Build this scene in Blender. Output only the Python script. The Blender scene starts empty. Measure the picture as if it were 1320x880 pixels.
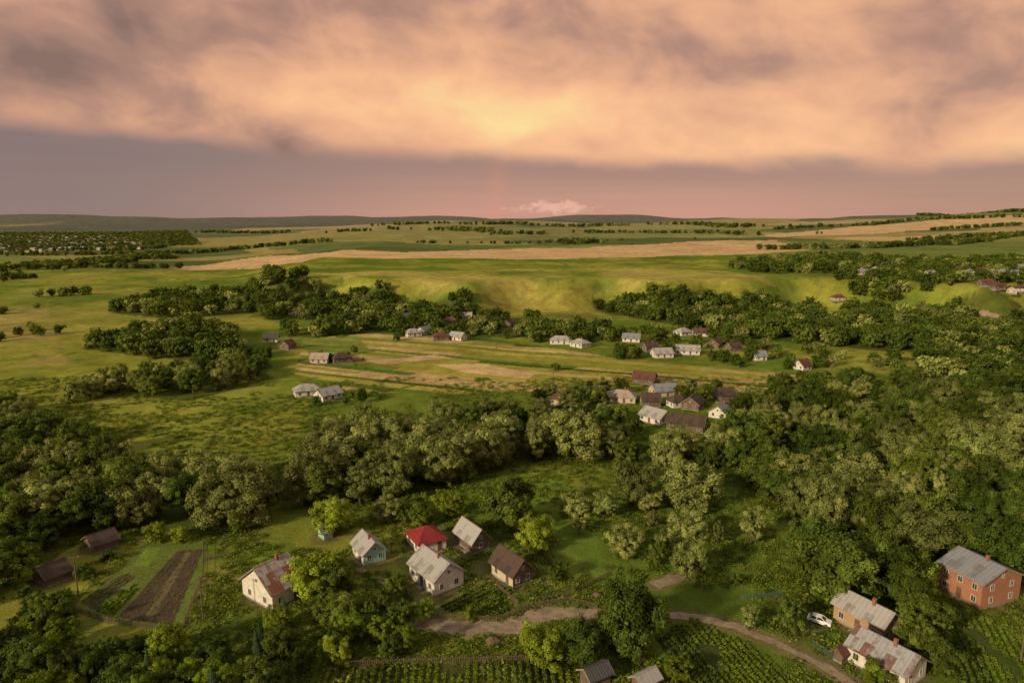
import bpy, math, random
import numpy as np
from mathutils import Vector
random.seed(7); rng=np.random.default_rng(7)
S=bpy.context.scene
S.view_settings.view_transform='Standard'; S.view_settings.look='None'; S.view_settings.exposure=0
root=S.collection
CAMH=75.0; PITCH=math.atan(155/880)
# ---------------------------------------------------------------- noise helpers
def _hash(ix,iy,seed):
    n=(ix.astype(np.int64)*374761393+iy.astype(np.int64)*668265263+seed*1442695041)&0xffffffff
    n=((n^(n>>13))*1274126177)&0xffffffff
    return ((n^(n>>16))&0xffff)/65535.0
def vn(x,y,s,seed=0):
    x=np.asarray(x,float)/s; y=np.asarray(y,float)/s
    ix=np.floor(x); iy=np.floor(y); fx=x-ix; fy=y-iy
    fx=fx*fx*(3-2*fx); fy=fy*fy*(3-2*fy)
    a=_hash(ix,iy,seed);b=_hash(ix+1,iy,seed);c=_hash(ix,iy+1,seed);d=_hash(ix+1,iy+1,seed)
    return (a*(1-fx)+b*fx)*(1-fy)+(c*(1-fx)+d*fx)*fy
def fbm(x,y,s,seed=0,o=4):
    t=0;a=.5;tot=0
    for i in range(o):
        t=t+a*vn(x,y,s,seed+i*17);tot+=a;a*=.55;s*=.5
    return t/tot
def ss(a,b,x):
    t=np.clip((x-a)/(b-a),0,1);return t*t*(3-2*t)
# ---------------------------------------------------------------- terrain height
EX=[-9000,-4000,-1150,-560,-320,-215,-80,80,220,400,750,3000]
EY=[9000,6000,2600,1200,820,560,545,555,560,520,470,400]
HILLS=[(-4300,6600,1300,700,90),(-2300,7300,900,600,60),(900,7000,800,600,75),(2500,7400,700,600,40),(-700,7600,600,500,45)]
def height(x,y):
    x=np.asarray(x,float);y=np.asarray(y,float)
    ye=np.interp(x,EX,EY)+16*np.sin(x/34.)+9*np.sin(x/13.+1)
    m=ss(0,52+.9*np.maximum(y-650,0),y-ye)
    h=25*m
    far=ss(900,6500,y)
    h=h+m*ss(900,5500,y)*44+ (1-m)*ss(2600,7000,y)*60
    h=h+far*40*(fbm(x,y,1300,5,3)-.5)*2
    h=h+ss(700,1500,y)*m*12*(fbm(x,y,420,9,2)-.5)*2
    r=x/np.maximum(y,50)
    h=h+74*ss(.25,.85,r)*ss(1300,3200,y)
    for cx,cy,sx,sy,hh in HILLS: h=h+hh*np.exp(-((x-cx)/sx)**2-((y-cy)/sy)**2)
    h=h+ss(200,500,y)*1.6*(fbm(x,y,60,3,2)-.5)*2
    h=h-60*ss(9000,13000,y)
    return h
def G(px,py):
    u=(px-660)/880;v=(440-py)/880
    d=(u,math.cos(PITCH)+v*math.sin(PITCH),-math.sin(PITCH)+v*math.cos(PITCH))
    t=60.;last=t
    while t<9500:
        z=CAMH+d[2]*t
        if z<=float(height(d[0]*t,d[1]*t)): break
        last=t;t*=1.02
    lo,hi=last,t
    for _ in range(14):
        m=(lo+hi)/2
        if CAMH+d[2]*m<=float(height(d[0]*m,d[1]*m)): hi=m
        else: lo=m
    return (d[0]*hi,d[1]*hi)
def GP(pts): return np.array([G(*p) for p in pts])
def inside(x,y,P):
    r=np.zeros(np.shape(x),bool);n=len(P)
    for i in range(n):
        x1,y1=P[i];x2,y2=P[(i+1)%n]
        if y1==y2: continue
        c=((y1>y)!=(y2>y))&(x<(x2-x1)*(y-y1)/(y2-y1)+x1)
        r^=c
    return r
def dist_poly(x,y,P):
    d=np.full(np.shape(x),1e9)
    for i in range(len(P)-1):
        ax,ay=P[i];bx,by=P[i+1];vx,vy=bx-ax,by-ay
        t=np.clip(((x-ax)*vx+(y-ay)*vy)/(vx*vx+vy*vy+1e-9),0,1)
        d=np.minimum(d,np.hypot(x-ax-t*vx,y-ay-t*vy))
    return d
# ---------------------------------------------------------------- material helpers
def newmat(name):
    m=bpy.data.materials.new(name);m.use_nodes=True
    nt=m.node_tree;b=nt.nodes['Principled BSDF'];return m,nt,b
def nd(nt,t,**k):
    n=nt.nodes.new(t)
    for a,b in k.items(): setattr(n,a,b)
    return n
def setin(nt,sock,v):
    if isinstance(v,bpy.types.NodeSocket): nt.links.new(v,sock)
    else: sock.default_value=v
def MA(nt,op,a,b=None,c=None,clamp=False):
    n=nd(nt,'ShaderNodeMath',operation=op,use_clamp=clamp)
    setin(nt,n.inputs[0],a)
    if b is not None:setin(nt,n.inputs[1],b)
    if c is not None:setin(nt,n.inputs[2],c)
    return n.outputs[0]
def MIX(nt,f,a,b,mode='MIX'):
    n=nd(nt,'ShaderNodeMix',data_type='RGBA',blend_type=mode)
    setin(nt,n.inputs[0],f)
    setin(nt,n.inputs[6],a if isinstance(a,bpy.types.NodeSocket) else (*a,1))
    setin(nt,n.inputs[7],b if isinstance(b,bpy.types.NodeSocket) else (*b,1))
    return n.outputs[2]
def NOISE(nt,vec,scale,detail=4,rough=.6,dist=0):
    n=nd(nt,'ShaderNodeTexNoise')
    if vec is not None: nt.links.new(vec,n.inputs['Vector'])
    n.inputs['Scale'].default_value=scale;n.inputs['Detail'].default_value=detail
    n.inputs['Roughness'].default_value=rough;n.inputs['Distortion'].default_value=dist
    return n.outputs[0]
def SS(nt,x,a,b):
    n=nd(nt,'ShaderNodeMapRange',interpolation_type='SMOOTHSTEP')
    setin(nt,n.inputs[0],x);setin(nt,n.inputs[1],a);setin(nt,n.inputs[2],b)
    return n.outputs[0]
def BUMP(nt,b,h,strength,dist):
    n=nd(nt,'ShaderNodeBump');n.inputs['Strength'].default_value=strength;n.inputs['Distance'].default_value=dist
    nt.links.new(h,n.inputs['Height']);nt.links.new(n.outputs[0],b.inputs['Normal'])
def plain(name,c1,c2=None,scale=2,rough=.85,bump=0,spec=.2):
    m,nt,b=newmat(name);tc=nd(nt,'ShaderNodeTexCoord').outputs['Object']
    c2=c2 or tuple(v*.65 for v in c1)
    f=SS(nt,NOISE(nt,tc,scale,6,.65),.3,.7)
    nt.links.new(MIX(nt,f,c1,c2),b.inputs['Base Color'])
    b.inputs['Roughness'].default_value=rough;b.inputs['Specular IOR Level'].default_value=spec
    if bump: BUMP(nt,b,NOISE(nt,tc,scale*6,4),bump,.05)
    return m
def roofmat(name,c1,c2,patch=.5,freq=9,rough=.6):
    m,nt,b=newmat(name);tc=nd(nt,'ShaderNodeTexCoord').outputs['Object']
    sp=nd(nt,'ShaderNodeSeparateXYZ');nt.links.new(tc,sp.inputs[0])
    cx=MA(nt,'FLOOR',MA(nt,'MULTIPLY',sp.outputs[0],1.1));cy=MA(nt,'FLOOR',MA(nt,'MULTIPLY',sp.outputs[1],.55))
    cb=nd(nt,'ShaderNodeCombineXYZ');nt.links.new(cx,cb.inputs[0]);nt.links.new(cy,cb.inputs[1])
    w=nd(nt,'ShaderNodeTexWhiteNoise',noise_dimensions='3D');nt.links.new(cb.outputs[0],w.inputs['Vector'])
    n1=NOISE(nt,tc,.9,7,.7)
    f=MA(nt,'ADD',MA(nt,'MULTIPLY',w.outputs[0],.32),MA(nt,'MULTIPLY',n1,.8))
    f=SS(nt,f,1-patch-.12,1-patch+.2)
    col=MIX(nt,f,c1,c2)
    s=MA(nt,'SINE',MA(nt,'MULTIPLY',sp.outputs[0],freq*2))
    seam=MA(nt,'POWER',MA(nt,'ABSOLUTE',MA(nt,'SINE',MA(nt,'MULTIPLY',sp.outputs[0],3.456))),14)
    col=MIX(nt,MA(nt,'MULTIPLY',seam,.35),col,tuple(v*.45 for v in c1))
    nt.links.new(col,b.inputs['Base Color']);b.inputs['Roughness'].default_value=rough
    b.inputs['Specular IOR Level'].default_value=.25
    BUMP(nt,b,s,.35,.05);return m
def leafmat(name,ca,cb,trans=.3):
    m=bpy.data.materials.new(name);m.use_nodes=True;nt=m.node_tree;nt.nodes.clear()
    o=nd(nt,'ShaderNodeOutputMaterial')
    oi=nd(nt,'ShaderNodeObjectInfo').outputs['Random']
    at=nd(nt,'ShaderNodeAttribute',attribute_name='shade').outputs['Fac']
    c=MIX(nt,oi,ca,cb)
    hv=nd(nt,'ShaderNodeHueSaturation');nt.links.new(c,hv.inputs['Color'])
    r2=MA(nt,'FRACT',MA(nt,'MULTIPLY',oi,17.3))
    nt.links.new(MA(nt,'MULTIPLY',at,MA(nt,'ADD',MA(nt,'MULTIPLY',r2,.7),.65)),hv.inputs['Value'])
    d=nd(nt,'ShaderNodeBsdfDiffuse');t=nd(nt,'ShaderNodeBsdfTranslucent')
    nt.links.new(hv.outputs[0],d.inputs[0])
    tcol=MIX(nt,1.0,hv.outputs[0],(1.25,1.15,.5),'MULTIPLY');nt.links.new(tcol,t.inputs[0])
    mx=nd(nt,'ShaderNodeMixShader');mx.inputs[0].default_value=trans
    nt.links.new(d.outputs[0],mx.inputs[1]);nt.links.new(t.outputs[0],mx.inputs[2])
    nt.links.new(mx.outputs[0],o.inputs[0]);return m
BARK=plain('bark',(.10,.075,.05),(.05,.04,.03),3)
L_WIL=leafmat('willow_leaves',(.165,.205,.058),(.225,.245,.08),.28)
L_DRK=leafmat('dark_leaves',(.055,.09,.016),(.10,.132,.023),.25)
L_BRT=leafmat('bright_leaves',(.115,.18,.018),(.18,.23,.026),.3)
L_SPR=leafmat('spruce_needles',(.035,.065,.028),(.05,.08,.034),.1)
L_GRS=leafmat('grass_blades',(.095,.145,.02),(.17,.20,.036),.3)
# ---------------------------------------------------------------- mesh helpers
def mkmesh(name,V,F,mats,mi=None,shade=None):
    me=bpy.data.meshes.new(name)
    V=np.asarray(V,np.float32)
    me.from_pydata(V.tolist(),[],F.tolist() if isinstance(F,np.ndarray) else F)
    for m in mats: me.materials.append(m)
    if mi is not None: me.polygons.foreach_set('material_index',np.asarray(mi,np.int32))
    if shade is not None:
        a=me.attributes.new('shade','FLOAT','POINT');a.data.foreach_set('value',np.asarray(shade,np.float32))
    me.update();return me
def cone(p,q,r0,r1,n=6):
    p=np.array(p,float);q=np.array(q,float);d=q-p;d/=np.linalg.norm(d)+1e-9
    a=np.cross(d,[0,0,1] if abs(d[2])<.9 else [1,0,0]);a/=np.linalg.norm(a);b=np.cross(d,a)
    V=[];F=[]
    for k in range(n):
        t=2*math.pi*k/n;o=a*math.cos(t)+b*math.sin(t)
        V.append(p+o*r0);V.append(q+o*r1)
    for k in range(n):
        j=(k+1)%n;F.append([2*k,2*j,2*j+1,2*k+1])
    return V,F
def leaves(P,Nrm,size,r):
    n=len(P)
    Nrm=Nrm/(np.linalg.norm(Nrm,axis=1,keepdims=True)+1e-9)
    t=r.normal(size=(n,3));t-=Nrm*(t*Nrm).sum(1,keepdims=True);t/=np.linalg.norm(t,axis=1,keepdims=True)+1e-9
    b=np.cross(Nrm,t);s=size*(.6+.8*r.random((n,1)))
    V=np.stack([P-t*s,P-b*s*.6,P+t*s,P+b*s*.6],1)
    return V.reshape(-1,3)
def sph(n,r):
    d=r.normal(size=(n,3));return d/np.linalg.norm(d,axis=1,keepdims=True)
def tree_mesh(name,kind,H,R,tf,nl,ls,leafm,seed):
    r=np.random.default_rng(seed);V=[];F=[];
    def add(v,f):
        o=len(V);V.extend(v);F.extend([[i+o for i in q] for q in f])
    if kind=='spruce':
        add(*cone((0,0,-.5),(0,0,H*.98),.22,.03))
        n=nl;u=r.random(n)**.75;z=H*(.06+.94*(1-u)) ;lay=np.floor(z/ (H/15))*(H/15);fr=(z-lay)/(H/15)
        rad=R*(1-z/H)*(.55+.5*(1-fr))*(.8+.35*r.random(n))+.08
        rr=rad*np.sqrt(r.random(n)*.75+.25);th=r.random(n)*6.283
        P=np.stack([rr*np.cos(th),rr*np.sin(th),z-rr*.25],1)
        N=np.stack([np.cos(th),np.sin(th),np.full(n,.9)],1)+r.normal(size=(n,3))*.5
        sh=.6+.5*rr/(rad+.01)+.2*r.random(n)  # needles darker toward the trunk, inner shade put into the colour
    else:
        add(*cone((0,0,-.5),(0,0,H*tf+1.6),H*.028+.04,H*.018+.02))
        cz=H*(tf+(1-tf)*.46);rz=H*(1-tf)*.54
        nlobe={'willow':9,'broad':8,'bush':4}[kind];lobes=[]
        for i in range(nlobe):
            a=i*2.4+r.random()*.9;zz=(-.62+1.32*(i+.5)/nlobe)
            e=math.sqrt(max(.04,1-zz*zz))*(.38+.38*r.random())
            c=np.array([math.cos(a)*e*R,math.sin(a)*e*R,cz+zz*rz*.8])
            lr=R*(.34+.22*r.random());lobes.append((c,lr))
            add(*cone((0,0,H*tf*(.7+.3*r.random())+.1),c,H*.013+.02,.03,5))
        cl=[]
        per={'willow':18,'broad':18,'bush':12}[kind]
        for c,lr in lobes:
            for d in sph(per,r):
                cc=c+d*lr*np.array([1,1,1.05 if kind=='willow' else .9])*(.45+.75*r.random())
                if cc[2]<.5: cc[2]=.5+r.random()
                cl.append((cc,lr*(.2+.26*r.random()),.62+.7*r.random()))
        Ps=[];Ns=[];shs=[]
        w=np.array([k[1]**2 for k in cl]);w/=w.sum()
        for (c,cr,s),ww in zip(cl,w):
            n=max(6,int(nl*ww));d=sph(n,r);rad=cr*(.35+.9*r.random((n,1)))
            P=c+d*rad*np.array([1,1,.85]);Ps.append(P)
            out=P-np.array([0,0,cz-.25*H]);out/=np.linalg.norm(out,axis=1,keepdims=True)
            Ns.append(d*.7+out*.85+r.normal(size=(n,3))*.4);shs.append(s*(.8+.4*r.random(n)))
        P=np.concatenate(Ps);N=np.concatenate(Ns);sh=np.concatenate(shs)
        q=P-np.array([0,0,cz]);sh*=np.clip(.6+.5*np.linalg.norm(q/np.array([R,R,rz]),axis=1),.5,1.18)  # inner leaves toned darker, crown self-shading put into the leaf colour
    LV=leaves(P,N,ls,r);o=len(V);n=len(P)
    nb=len(F);FF=F+(np.arange(n*4).reshape(-1,4)+o).tolist()
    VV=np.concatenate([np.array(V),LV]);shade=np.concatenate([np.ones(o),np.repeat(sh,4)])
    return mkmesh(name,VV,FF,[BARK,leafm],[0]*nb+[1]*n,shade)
PROTO={}
def protos(key,items): PROTO[key]=items
protos('willow',[tree_mesh('willow%d'%i,'willow',12,4.6+.5*(i%3),.05,14000,.22,L_WIL,20+i) for i in range(6)])
protos('dark',[tree_mesh('broadleaf%d'%i,'broad',12,4.5+.5*(i%3),.08,12000,.23,L_DRK,40+i) for i in range(6)])
protos('bright',[tree_mesh('bright%d'%i,'broad',12,4.8,.08,12000,.22,L_BRT,60+i) for i in range(3)])
protos('poplar',[tree_mesh('tall%d'%i,'willow',12,3.0,.05,9000,.2,L_WIL,65+i) for i in range(2)])
protos('spruce',[tree_mesh('spruce%d'%i,'spruce',12,3.1,.0,11000,.2,L_SPR,70+i) for i in range(2)])
protos('bush',[tree_mesh('bush%d'%i,'bush',12,6.5,.0,6000,.36,[L_DRK,L_BRT,L_WIL][i],80+i) for i in range(3)])
NAME={'willow':'willow_tree','dark':'broadleaf_tree','bright':'walnut_tree','poplar':'young_willow_tree','spruce':'spruce_tree','bush':'shrub'}
FAR=[tree_mesh('far_tree%d'%i,'broad' if i%2 else 'willow',12,5.9,.04,1500,.6,[L_DRK,L_DRK,L_DRK,L_WIL,L_DRK][i],90+i) for i in range(5)]
# ---------------------------------------------------------------- instancing through geometry nodes
def proto_coll(name,meshes):
    c=bpy.data.collections.new(name)
    for i,m in enumerate(meshes):
        c.objects.link(bpy.data.objects.new('%s_%02d'%(name,i),m))
    return c
def scatter(name,P,scl,rot,idx,coll):
    me=bpy.data.meshes.new(name);me.from_pydata([tuple(map(float,p)) for p in P],[],[])
    for nme,ty,val in (('scl','FLOAT',scl),('rz','FLOAT',rot),('idx','INT',idx)):
        a=me.attributes.new(nme,ty,'POINT');a.data.foreach_set('value',np.asarray(val,np.int32 if ty=='INT' else np.float32))
    ob=bpy.data.objects.new(name,me);root.objects.link(ob)
    nt=bpy.data.node_groups.new(name,'GeometryNodeTree')
    nt.interface.new_socket('Geometry',in_out='INPUT',socket_type='NodeSocketGeometry')
    nt.interface.new_socket('Geometry',in_out='OUTPUT',socket_type='NodeSocketGeometry')
    gi=nt.nodes.new('NodeGroupInput');go=nt.nodes.new('NodeGroupOutput')
    ci=nt.nodes.new('GeometryNodeCollectionInfo');ci.inputs[0].default_value=coll
    ci.inputs['Separate Children'].default_value=True;ci.inputs['Reset Children'].default_value=True
    ip=nt.nodes.new('GeometryNodeInstanceOnPoints');ip.inputs['Pick Instance'].default_value=True
    def at(n,t):
        a=nt.nodes.new('GeometryNodeInputNamedAttribute');a.data_type=t;a.inputs[0].default_value=n
        return [o for o in a.outputs if o.enabled and o.name=='Attribute'][0]
    cb=nt.nodes.new('ShaderNodeCombineXYZ');nt.links.new(at('rz','FLOAT'),cb.inputs[2])
    cs=nt.nodes.new('ShaderNodeCombineXYZ');s=at('scl','FLOAT')
    for k in range(3): nt.links.new(s,cs.inputs[k])
    nt.links.new(gi.outputs[0],ip.inputs['Points']);nt.links.new(ci.outputs[0],ip.inputs['Instance'])
    nt.links.new(at('idx','INT'),ip.inputs['Instance Index']);nt.links.new(cb.outputs[0],ip.inputs['Rotation'])
    nt.links.new(cs.outputs[0],ip.inputs['Scale']);nt.links.new(ip.outputs[0],go.inputs[0])
    ob.modifiers.new('scatter','NODES').node_group=nt
    return ob
# ---------------------------------------------------------------- part builder
class MB:
    def __init__(s): s.v=[];s.f=[]
    def box(s,x0,x1,y0,y1,z0,z1):
        o=len(s.v);s.v+=[(x,y,z) for z in(z0,z1) for y in(y0,y1) for x in(x0,x1)]
        s.f+=[[o+i for i in q] for q in([0,2,3,1],[4,5,7,6],[0,1,5,4],[2,6,7,3],[0,4,6,2],[1,3,7,5])];return s
    def poly(s,pts):
        o=len(s.v);s.v+=pts;s.f.append(list(range(o,o+len(pts))));return s
    def prism(s,prof,x0,x1,axis=0):
        n=len(prof);o=len(s.v)
        for x in(x0,x1):
            for a,b in prof: s.v.append((x,a,b) if axis==0 else (a,x,b))
        for i in range(n):
            j=(i+1)%n;s.f.append([o+i,o+j,o+n+j,o+n+i])
        s.f.append([o+i for i in range(n)][::-1]);s.f.append([o+n+i for i in range(n)]);return s
    def add(s,V,F):
        o=len(s.v);s.v+=[tuple(p) for p in V];s.f+=[[i+o for i in q] for q in F];return s
    def obj(s,name,mat,parent=None):
        me=bpy.data.meshes.new(name);me.from_pydata(s.v,[],s.f);me.materials.append(mat);me.update()
        o=bpy.data.objects.new(name,me);root.objects.link(o)
        if parent: o.parent=parent
        return o
def empty(name,x,y,z,yaw=0):
    e=bpy.data.objects.new(name,None);root.objects.link(e);e.location=(x,y,z);e.rotation_euler=(0,0,yaw);return e
W_WHITE=plain('whitewashed_plaster',(.58,.56,.52),(.42,.40,.36),1.2)
W_CREAM=plain('cream_plaster',(.46,.40,.31),(.35,.30,.23),1.2)
W_TEAL=plain('turquoise_paint',(.27,.46,.41),(.2,.36,.32),1.5)
W_WOOD=plain('weathered_boards',(.15,.11,.08),(.08,.06,.045),2.5)
W_TFENCE=plain('faded_green_boards',(.07,.14,.11),(.06,.09,.07),1.5)
W_BROWN=plain('brown_wall',(.14,.095,.07),(.1,.07,.05),2)
CONC=plain('concrete_plinth',(.24,.23,.21),(.16,.15,.14),2)
def brickmat(name,c1,c2,mortar):
    m,nt,b=newmat(name);tc=nd(nt,'ShaderNodeTexCoord').outputs['Object']
    sp=nd(nt,'ShaderNodeSeparateXYZ');nt.links.new(tc,sp.inputs[0])
    cb=nd(nt,'ShaderNodeCombineXYZ');nt.links.new(MA(nt,'ADD',sp.outputs[0],sp.outputs[1]),cb.inputs[0]);nt.links.new(sp.outputs[2],cb.inputs[1])
    br=nd(nt,'ShaderNodeTexBrick');nt.links.new(cb.outputs[0],br.inputs['Vector']);br.inputs['Scale'].default_value=1
    br.inputs['Brick Width'].default_value=.3;br.inputs['Row Height'].default_value=.1;br.inputs['Mortar Size'].default_value=.012
    br.inputs['Color1'].default_value=(*c1,1);br.inputs['Color2'].default_value=(*c2,1);br.inputs['Mortar'].default_value=(*mortar,1)
    f=SS(nt,NOISE(nt,tc,.8,5),.3,.75)
    nt.links.new(MIX(nt,MA(nt,'MULTIPLY',f,.35),br.outputs[0],tuple(v*.5 for v in c1)),b.inputs['Base Color']);b.inputs['Roughness'].default_value=.9
    return m
BR_O=brickmat('orange_brick',(.33,.125,.06),(.27,.10,.05),(.28,.2,.15))
BR_Y=brickmat('yellow_brick',(.38,.24,.13),(.30,.19,.11),(.3,.24,.18))
R_GREY=roofmat('grey_metal_roof',(.19,.20,.23),(.12,.12,.13),.4)
R_LGREY=roofmat('asbestos_sheet_roof',(.30,.295,.30),(.17,.155,.15),.42,14,.8)
R_RUST=roofmat('rusted_metal_roof',(.34,.33,.33),(.19,.07,.04),.52,9,.7)
R_RUSTD=roofmat('rust_streaked_roof',(.26,.27,.29),(.12,.055,.04),.47,9,.7)
R_RED=roofmat('red_painted_roof',(.20,.022,.022),(.13,.016,.018),.4,8,.6)
R_BRN=roofmat('brown_tile_roof',(.075,.05,.04),(.045,.033,.03),.5,14,.85)
R_DRED=roofmat('dark_red_roof',(.12,.05,.04),(.07,.035,.03),.5,10,.8)
R_PINK=roofmat('faded_roof',(.32,.26,.23),(.22,.16,.14),.4,12,.8)
R_DARK=roofmat('tar_roof',(.06,.06,.065),(.045,.045,.045),.4,6,.7)
FRAME=plain('window_frame_paint',(.5,.49,.46),(.42,.4,.37),3)
gm,gnt,gb=newmat('window_glass');gb.inputs['Base Color'].default_value=(.03,.035,.04,1);gb.inputs['Roughness'].default_value=.08
GLASS=gm
DOOR=plain('door_paint',(.14,.09,.05),(.1,.06,.04),2)
BRICKC=plain('chimney_brick',(.26,.12,.08),(.17,.08,.06),4)
HOUSES=[]
def house(name,x,y,yaw,L,W,hw,hr,wall,roof,gable=None,hip=False,chim=True,detail=True,wood=False):
    z=float(height(x,y));e=empty(name,x,y,z,yaw);HOUSES.append((x,y,max(L,W)/2))
    gable=gable or wall;hx,hy=L/2,W/2
    w=MB();
    for s in(-1,1): w.poly([(-hx,s*hy,-1.2),(hx,s*hy,-1.2),(hx,s*hy,hw),(-hx,s*hy,hw)])
    w.obj('side_walls',wall,e)
    g=MB()
    for s in(-1,1):
        p=[(s*hx,-hy,-1.2),(s*hx,hy,-1.2),(s*hx,hy,hw)]+([] if hip else [(s*hx,0,hw+hr)])+[(s*hx,-hy,hw)];g.poly(p)
    g.obj('gable_walls',gable,e)
    MB().box(-hx-.05,hx+.05,-hy-.05,hy+.05,-1.2,.35).obj('plinth',CONC,e)
    o=.5;sl=hr/hy;r=MB()
    if not hip:
        t=.16;r.prism([(-hy-o,hw-o*sl),(0,hw+hr),(hy+o,hw-o*sl),(hy+o,hw-o*sl+t),(0,hw+hr+t),(-hy-o,hw-o*sl+t)],-hx-o,hx+o)
        r.box(-hx-o-.02,hx+o+.02,-.12,.12,hw+hr+t-.04,hw+hr+t+.07)
        fb=MB()
        for s in(-1,1):
            xx=s*(hx+o)
            fb.prism([(-hy-o-.03,hw-o*sl-.12),(0,hw+hr-.1),(hy+o+.03,hw-o*sl-.12),(hy+o+.03,hw-o*sl+t+.01),(0,hw+hr+t+.03),(-hy-o-.03,hw-o*sl+t+.01)],xx,xx+s*.05)
        fb.obj('barge_boards',W_WOOD if wood else CONC,e)
    else:
        ze=hw-.12;ri=max(hx-hy*.85,.3);zt=hw+hr
        a=[(-hx-o,-hy-o,ze),(hx+o,-hy-o,ze),(hx+o,hy+o,ze),(-hx-o,hy+o,ze)]
        b=[(p[0],p[1],ze+.14) for p in a];c=[(-ri,0,zt),(ri,0,zt)];k=a+b+c
        r.v+=k;r.f+=[[3,2,1,0],[0,1,5,4],[1,2,6,5],[2,3,7,6],[3,0,4,7],[4,5,9,8],[6,7,8,9],[5,6,9],[7,4,8]]
    r.obj('roof',roof,e)
    if chim:
        c=MB().box(L*.12,L*.12+.55,-.5,.05,hw+hr*.5,hw+hr+1.0);c.box(L*.12-.06,L*.12+.61,-.56,.11,hw+hr+1.0,hw+hr+1.1);c.obj('chimney',BRICKC,e)
    if detail:
        fr=MB();gl=MB();dr=MB()
        def win(face,s,a,zc,ww,wh):
            def bx(m,a0,a1,z0,z1,d0,d1):
                if face=='y': m.box(a0,a1,min(s*(hy+d0),s*(hy+d1)),max(s*(hy+d0),s*(hy+d1)),z0,z1)
                else: m.box(min(s*(hx+d0),s*(hx+d1)),max(s*(hx+d0),s*(hx+d1)),a0,a1,z0,z1)
            t=.09;a0,a1,z0,z1=a-ww/2,a+ww/2,zc-wh/2,zc+wh/2
            bx(gl,a0,a1,z0,z1,-.02,.02)
            bx(fr,a0-t,a0,z0-t,z1+t,-.01,.07);bx(fr,a1,a1+t,z0-t,z1+t,-.01,.07)
            bx(fr,a0,a1,z1,z1+t,-.01,.068);bx(fr,a0,a1,z0-t,z0,-.01,.1)
            bx(fr,a-.035,a+.035,z0,z1,.021,.05)
        st=2 if hw>4.4 else 1
        n=max(2,int(L/3))
        for fl in range(st):
            zc=1.65+fl*2.6
            for s in(-1,1):
                for i in range(n):
                    a=-hx+L*(i+.5)/n
                    if fl==0 and s==-1 and i==n//2: continue
                    win('y',s,a,zc,.9,1.15)
                m=2 if W>5 else 1
                for i in range(m): win('x',s,-hy+W*(i+.5)/m,zc,.85,1.15)
        if not hip and hr>1.4:
            for s in(-1,1): win('x',s,0,hw+hr*.3,.6,.65)
        a=-hx+L*(n//2+.5)/n;dr.box(a-.5,a+.5,-hy-.06,-hy+.02,.3,2.4)
        fr.obj('window_frames',FRAME,e);gl.obj('window_glass',GLASS,e);dr.obj('door',DOOR,e)
        MB().box(a-.9,a+.9,-hy-1.1,-hy-.06,-.3,.25).obj('door_step',CONC,e)
    return e
def house3(name,n,l,r,ridge,hw,hr,wall,roof,**k):
    O=np.array(G(*n));A=np.array(G(*r))-O;B=np.array(G(*l))-O
    la,lb=np.linalg.norm(A),np.linalg.norm(B)
    aa=math.atan2(A[1],A[0]);ab=math.atan2(B[1],B[0])-math.pi/2
    d=(ab-aa+math.pi)%(2*math.pi)-math.pi;yaw=aa+d/2
    a=np.array([math.cos(yaw),math.sin(yaw)])*la;b=np.array([-math.sin(yaw),math.cos(yaw)])*lb
    c=O+(a+b)/2
    if ridge=='R': return house(name,c[0],c[1],yaw,la,lb,hw,hr,wall,roof,**k)
    return house(name,c[0],c[1],yaw-math.pi/2,lb,la,hw,hr,wall,roof,**k)
house3('white_farmhouse',(352,788),(304,772),(396,770),'R',3.8,3.8,W_WHITE,R_RUST)
house3('turquoise_gabled_house',(469,730),(449,715),(499,724),'L',2.9,2.2,W_WHITE,R_LGREY,gable=W_TEAL)
house3('red_roofed_house',(541,717),(515,702),(578,712),'R',2.8,2.4,W_WHITE,R_RED,hip=True,chim=False)
house3('weathered_barn',(609,714),(586,697),(631,707),'L',2.8,2.6,W_WOOD,R_LGREY,chim=False,wood=True)
house3('white_cottage',(560,769),(523,746),(600,756),'L',3.5,2.7,W_WHITE,R_LGREY)
house3('brown_wooden_barn',(661,759),(630,740),(688,750),'L',3.1,2.7,W_CREAM,R_BRN,gable=W_WOOD,chim=False,wood=True)
house3('brown_farm_shed',(122,714),(100,708),(155,706),'R',2.0,1.6,W_BROWN,R_BRN,chim=False,detail=False,wood=True)
house3('brown_farm_shed',(62,757),(36,748),(95,745),'R',1.9,1.5,W_BROWN,R_BRN,chim=False,detail=False,wood=True)
house3('orange_brick_house',(1263,786),(1208,756),(1313,773),'L',5.6,2.3,BR_O,R_GREY)
house3('yellow_brick_house',(1136,831),(1072,798),(1160,820),'L',3.5,2.0,BR_Y,R_LGREY)
house3('white_bungalow',(1165,892),(1084,856),(1202,878),'L',3.1,2.2,W_WHITE,R_RUSTD)
house3('dark_garden_shed',(762,892),(744,880),(790,886),'R',2.3,1.0,W_BROWN,R_DARK,chim=False,detail=False)
house3('grey_garden_shed',(828,898),(812,888),(852,890),'R',2.2,.9,W_BROWN,R_LGREY,chim=False,detail=False)
house3('garden_shed',(418,697),(408,692),(430,694),'R',2.0,.8,W_TEAL,R_LGREY,chim=False,detail=False)
house3('rusty_lean_to',(1085,856),(1074,850),(1096,851),'R',2.0,.7,W_WOOD,R_DRED,chim=False,detail=False,wood=True)
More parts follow.
